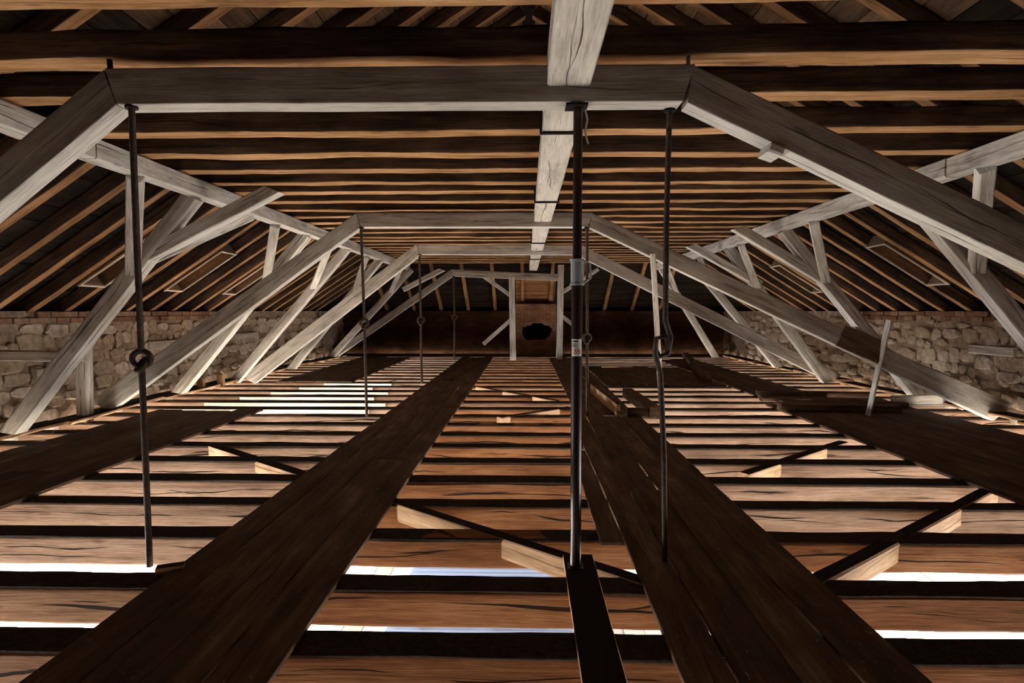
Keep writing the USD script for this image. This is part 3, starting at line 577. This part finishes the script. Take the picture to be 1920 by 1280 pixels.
part(sk, 'paper', wrap(flat(-0.034, 0.034, 1.325, 1.43, 0.0, 0.0008), 0.0342), M['paper'])
for k, (za, wd) in enumerate(((1.412, 0.036), (1.400, 0.022), (1.391, 0.030), (1.382, 0.026))):
    part(sk, 'print_line', wrap(flat(-0.029, -0.029 + wd, za, za + (0.008 if k == 0 else 0.004), 0.0006, 0.0012), 0.0342), M['black_ink'])
tm = meshkit.text_mesh('35', 0.027, 0.0006, bold=True); tm = tm.subdivide()
v = np.array(tm.vertices); tm = trimesh.Trimesh(np.stack([v[:, 0] - 0.022, 0.0007 + v[:, 2] * 1.0, 1.341 + v[:, 1]], 1), tm.faces, process=False)
part(sk, 'printed_number', wrap(tm, 0.0342), M['red_ink'])

# ================================================================== ROOF HATCHES
def hatch(label, side, y0, y1, xa, xb, open_=False):
    xw, sl, sg = (WALL_L, SL, 1) if side < 0 else (WALL_R, SR, -1)
    u = np.array([sg, 0, sl]); u /= np.linalg.norm(u); n = np.array([-sg * sl, 0, 1.0]); n /= np.linalg.norm(n)
    def pt(x, y, d): return np.array([x, y, EYE + sl * abs(x - xw)]) + n * d
    t = thing('roof_hatch', pt((xa + xb) / 2, (y0 + y1) / 2, 0), label, 'hatch')
    for y in (y0, y1):
        beam(t, 'side_board', pt(xa, y, 0.07), pt(xb, y, 0.07), 0.022, 0.20, M['board'], wob=0.001, chamfer=0.003, seg=1)
        beam(t, 'edge_strip', pt(xa - sg * 0.02, y, -0.042), pt(xb + sg * 0.02, y, -0.042), 0.032, 0.022, M['lit_hatch_edge'], wob=0.001, chamfer=0.003, seg=1)
    for x in (xa, xb):
        beam(t, 'end_board', pt(x, y0, 0.07), pt(x, y1, 0.07), 0.022, 0.20, M['brown_lining'], up=n, wob=0.001, chamfer=0.003, seg=1)
        beam(t, 'edge_strip', pt(x, y0, -0.042), pt(x, y1, -0.042), 0.032, 0.022, M['lit_hatch_edge'], up=n, wob=0.001, chamfer=0.003, seg=1)
    mid = (pt(xa, y0, 0.115) + pt(xb, y0, 0.115)) / 2
    beam(t, 'lid', pt(xa, (y0 + y1) / 2, 0.15), pt(xb, (y0 + y1) / 2, 0.15), y1 - y0 - 0.03, 0.02, M['soot_and_shade'], up=n, wob=0.001, chamfer=0.003, seg=1)
    beam(t, 'cleat', pt(xa + sg * 0.1, y0 + 0.2, 0.125), pt(xb - sg * 0.2, y0 + 0.2, 0.125), 0.08, 0.03, M['brace'], up=n, wob=0.002, chamfer=0.003)
M['brown_lining'] = wood('brown_hatch_lining', [(0.25, (0.14, 0.10, 0.07)), (0.5, (0.26, 0.19, 0.135)), (0.75, (0.36, 0.28, 0.21))], crack=0.3)
M['lit_hatch_edge'] = wood('lit_hatch_edge', [(0.25, (0.40, 0.33, 0.26)), (0.5, (0.62, 0.54, 0.45)), (0.75, (0.75, 0.68, 0.60))], crack=0.3)  # pale tone paints the lit lower edges of the hatch box
hatch('boxed roof hatch in the left slope nearest the camera, behind the iron rod', -1, 8.09, 8.57, -6.25, -5.15)
hatch('boxed roof hatch in the left slope, second from the camera', -1, 10.04, 10.54, -6.25, -5.25)
hatch('small roof hatch in the left slope, third from the camera, beside the second truss', -1, 12.0, 12.5, -6.25, -5.3)
hatch('roof hatch in the right slope nearest the camera, above the rubble wall', 1, 9.39, 9.88, 6.65, 5.65)
hatch('roof hatch in the right slope farther back, beyond the forked strut', 1, 13.32, 13.81, 6.65, 5.7)

# ================================================================== LOOSE PIECES
def loose(name, p0, p1, w, h, mat, label, cat='plank', **kw): solo_beam(name, p0, p1, w, h, M[mat], label, cat, **kw)
loose('loose_plank', (1.42, 8.9, 0.09), (1.30, 11.4, 0.09), 0.06, 0.18, 'brace', 'plank set on edge at the far end of the right walkway, its face lit')
loose('loose_plank', (1.95, 8.75, 0.085), (1.9, 10.9, 0.085), 0.18, 0.17, 'dark', 'square dark timber lying beside the upright plank on the right walkway')
loose('loose_plank', (1.55, 8.85, 0.07), (1.85, 8.80, 0.07), 0.05, 0.14, 'dark', 'short dark cross piece between the two timbers at the end of the right walkway')
loose('loose_plank', (-1.80, 13.5, 0.015), (-1.50, 17.0, 0.015), 0.26, 0.03, 'dark', 'loose board lying on the left walkway in the distance')
for k, (xa, ya_, xb, yb_, w, h, z) in enumerate([(4.1, 9.5, 5.9, 9.35, 0.22, 0.12, 0.06), (4.3, 9.9, 6.3, 9.8, 0.20, 0.10, 0.05), (4.2, 10.5, 6.2, 10.2, 0.24, 0.08, 0.04), (4.4, 11.2, 6.4, 10.9, 0.2, 0.10, 0.05), (4.0, 13.0, 5.5, 20.2, 0.22, 0.16, 0.09)]):
    loose('stacked_timber', (xa, ya_, z), (xb, yb_, z), w, h, 'dark', ['dark timber in the right stack, nearest the camera', 'dark timber in the right stack, second from the camera', 'flat board in the right stack, third from the camera', 'dark timber at the back of the right stack', 'long dark timber along the far right walkway'][k], 'timber')
loose('offcut_board', (6.1, 9.85, 0.10), (7.0, 9.8, 0.12), 0.05, 0.20, 'lime', 'pale board on edge behind the right foot of the second truss', 'board')
loose('offcut_block', (-6.52, 11.6, 0.03), (-6.52, 11.6, 0.24), 0.13, 0.10, 'brace', 'small upright wooden block by the left wall, left one of two', 'block', up=(0, 1, 0))
loose('offcut_block', (-6.38, 12.1, 0.03), (-6.38, 12.1, 0.27), 0.13, 0.10, 'brace', 'small upright wooden block by the left wall, right one of two', 'block', up=(0, 1, 0))
loose('offcut_block', (1.02, 2.30, 0.02), (0.70, 2.20, 0.02), 0.16, 0.05, 'brace', 'pale offcut at the bottom edge of the picture beside the single plank', 'board')
loose('loose_board', (2.9, 2.62, -0.02), (4.6, 2.05, -0.02), 0.16, 0.03, 'brace', 'brown board at the bottom right corner of the picture', 'board')
loose('trim_board', (-2.28, 3.50, 0.0), (-2.14, 3.56, 0.0), 0.09, 0.04, 'brace', 'small wooden block at the foot of the left iron rod', 'block')
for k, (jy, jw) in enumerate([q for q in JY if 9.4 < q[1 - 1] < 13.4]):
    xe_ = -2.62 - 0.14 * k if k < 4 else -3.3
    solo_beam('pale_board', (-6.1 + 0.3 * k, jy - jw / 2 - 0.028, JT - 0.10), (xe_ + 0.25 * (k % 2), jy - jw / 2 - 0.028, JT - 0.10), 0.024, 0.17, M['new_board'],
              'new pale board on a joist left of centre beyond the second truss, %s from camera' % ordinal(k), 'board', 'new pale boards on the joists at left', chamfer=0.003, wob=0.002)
for side, xe in ((-1, WALL_L + 0.12), (1, WALL_R - 0.12)):
    rs = random.Random(4 + side)
    y = 5.6; k = 0
    while y < 19:
        L = rs.uniform(2.2, 2.9); s = -side
        solo_beam('eaves_board', (xe + s * rs.uniform(0.1, 0.25), y, 0.03 + rs.uniform(0, 0.05)), (xe + s * rs.uniform(0.15, 0.3), y + L - 0.05, 0.03 + rs.uniform(0, 0.05)), rs.uniform(0.3, 0.42), 0.05, M['brace'],
                  'rough brown board lying along the foot of the %s wall, %s from the camera' % ('left' if side < 0 else 'right', ordinal(k)), 'board', 'boards along the foot of the walls', wob=0.02)
        y += L; k += 1
# wood chips and dirt crumbs scattered on the walkways
rs = random.Random(12); vs, fs = [], []; nv = 0
ico = trimesh.creation.icosphere(0)
for k in range(520):
    if rs.random() < 0.6: x, y = rs.uniform(-2.15, -1.15), 2.2 + rs.random() ** 2 * 9
    else: x, y = rs.uniform(0.72, 1.73), 2.2 + rs.random() ** 2 * 6
    s = rs.uniform(0.0015, 0.005); a = rs.uniform(0, 6.3); l = rs.uniform(1, 5) if rs.random() < 0.3 else 1
    v = ico.vertices * np.array([s * l, s, s * 0.5]); c, n_ = math.cos(a), math.sin(a)
    v = np.stack([v[:, 0] * c - v[:, 1] * n_ + x, v[:, 0] * n_ + v[:, 1] * c + y, v[:, 2] + 0.004 + s * 0.4], 1)
    vs.append(v); fs.append(ico.faces + nv); nv += len(v)
solo('wood_chips', trimesh.Trimesh(np.vstack(vs), np.vstack(fs), process=False), M['chip'], 'tiny pale chips and crumbs scattered on the two central walkways', 'chips', kind='stuff')

# ================================================================== SEEN THROUGH THE GAPS: ribbed blue sheet and battens on the storey below
nx = 120; ys = np.linspace(8.4, 11.6, nx); zt = ZL + 0.10 + 0.03 * np.sign(np.sin(ys * 2 * np.pi / 0.16)) * np.minimum(1, np.abs(np.sin(ys * 2 * np.pi / 0.16)) * 2)
v = np.array([(x, y, z) for y, z in zip(ys, zt) for x in (-2.1, 0.72)] + [(x, y, ZL + 0.03) for y in ys for x in (-2.1, 0.72)])
f = []
for i in range(nx - 1):
    a = 2 * i; b = 2 * nx + a
    f += [(a, a + 1, a + 3), (a, a + 3, a + 2), (b, b + 3, b + 1), (b, b + 2, b + 3), (a, a + 2, b + 2), (a, b + 2, b), (a + 1, b + 3, a + 3), (a + 1, b + 1, b + 3)]
f += [(0, 2 * nx, 2 * nx + 1), (0, 2 * nx + 1, 1)]; e = 2 * nx - 2; f += [(e, e + 1, 2 * nx + e + 1), (e, 2 * nx + e + 1, 2 * nx + e)]
solo('ribbed_sheet', trimesh.Trimesh(v, np.array(f), process=False), M['blue'], 'pale blue ribbed sheet on the floor below, seen through the central gaps', 'sheet')
for k, x in enumerate((-1.72, -0.62, 0.45)):
    solo_beam('batten', (x, 8.6, ZL + 0.17), (x + 0.08, 9.9, ZL + 0.17), 0.09, 0.06, M['fresh'], 'pale batten lying on the blue sheet below, %s' % ['left of three', 'middle of three', 'right of three'][k], 'batten', 'battens on the blue sheet')
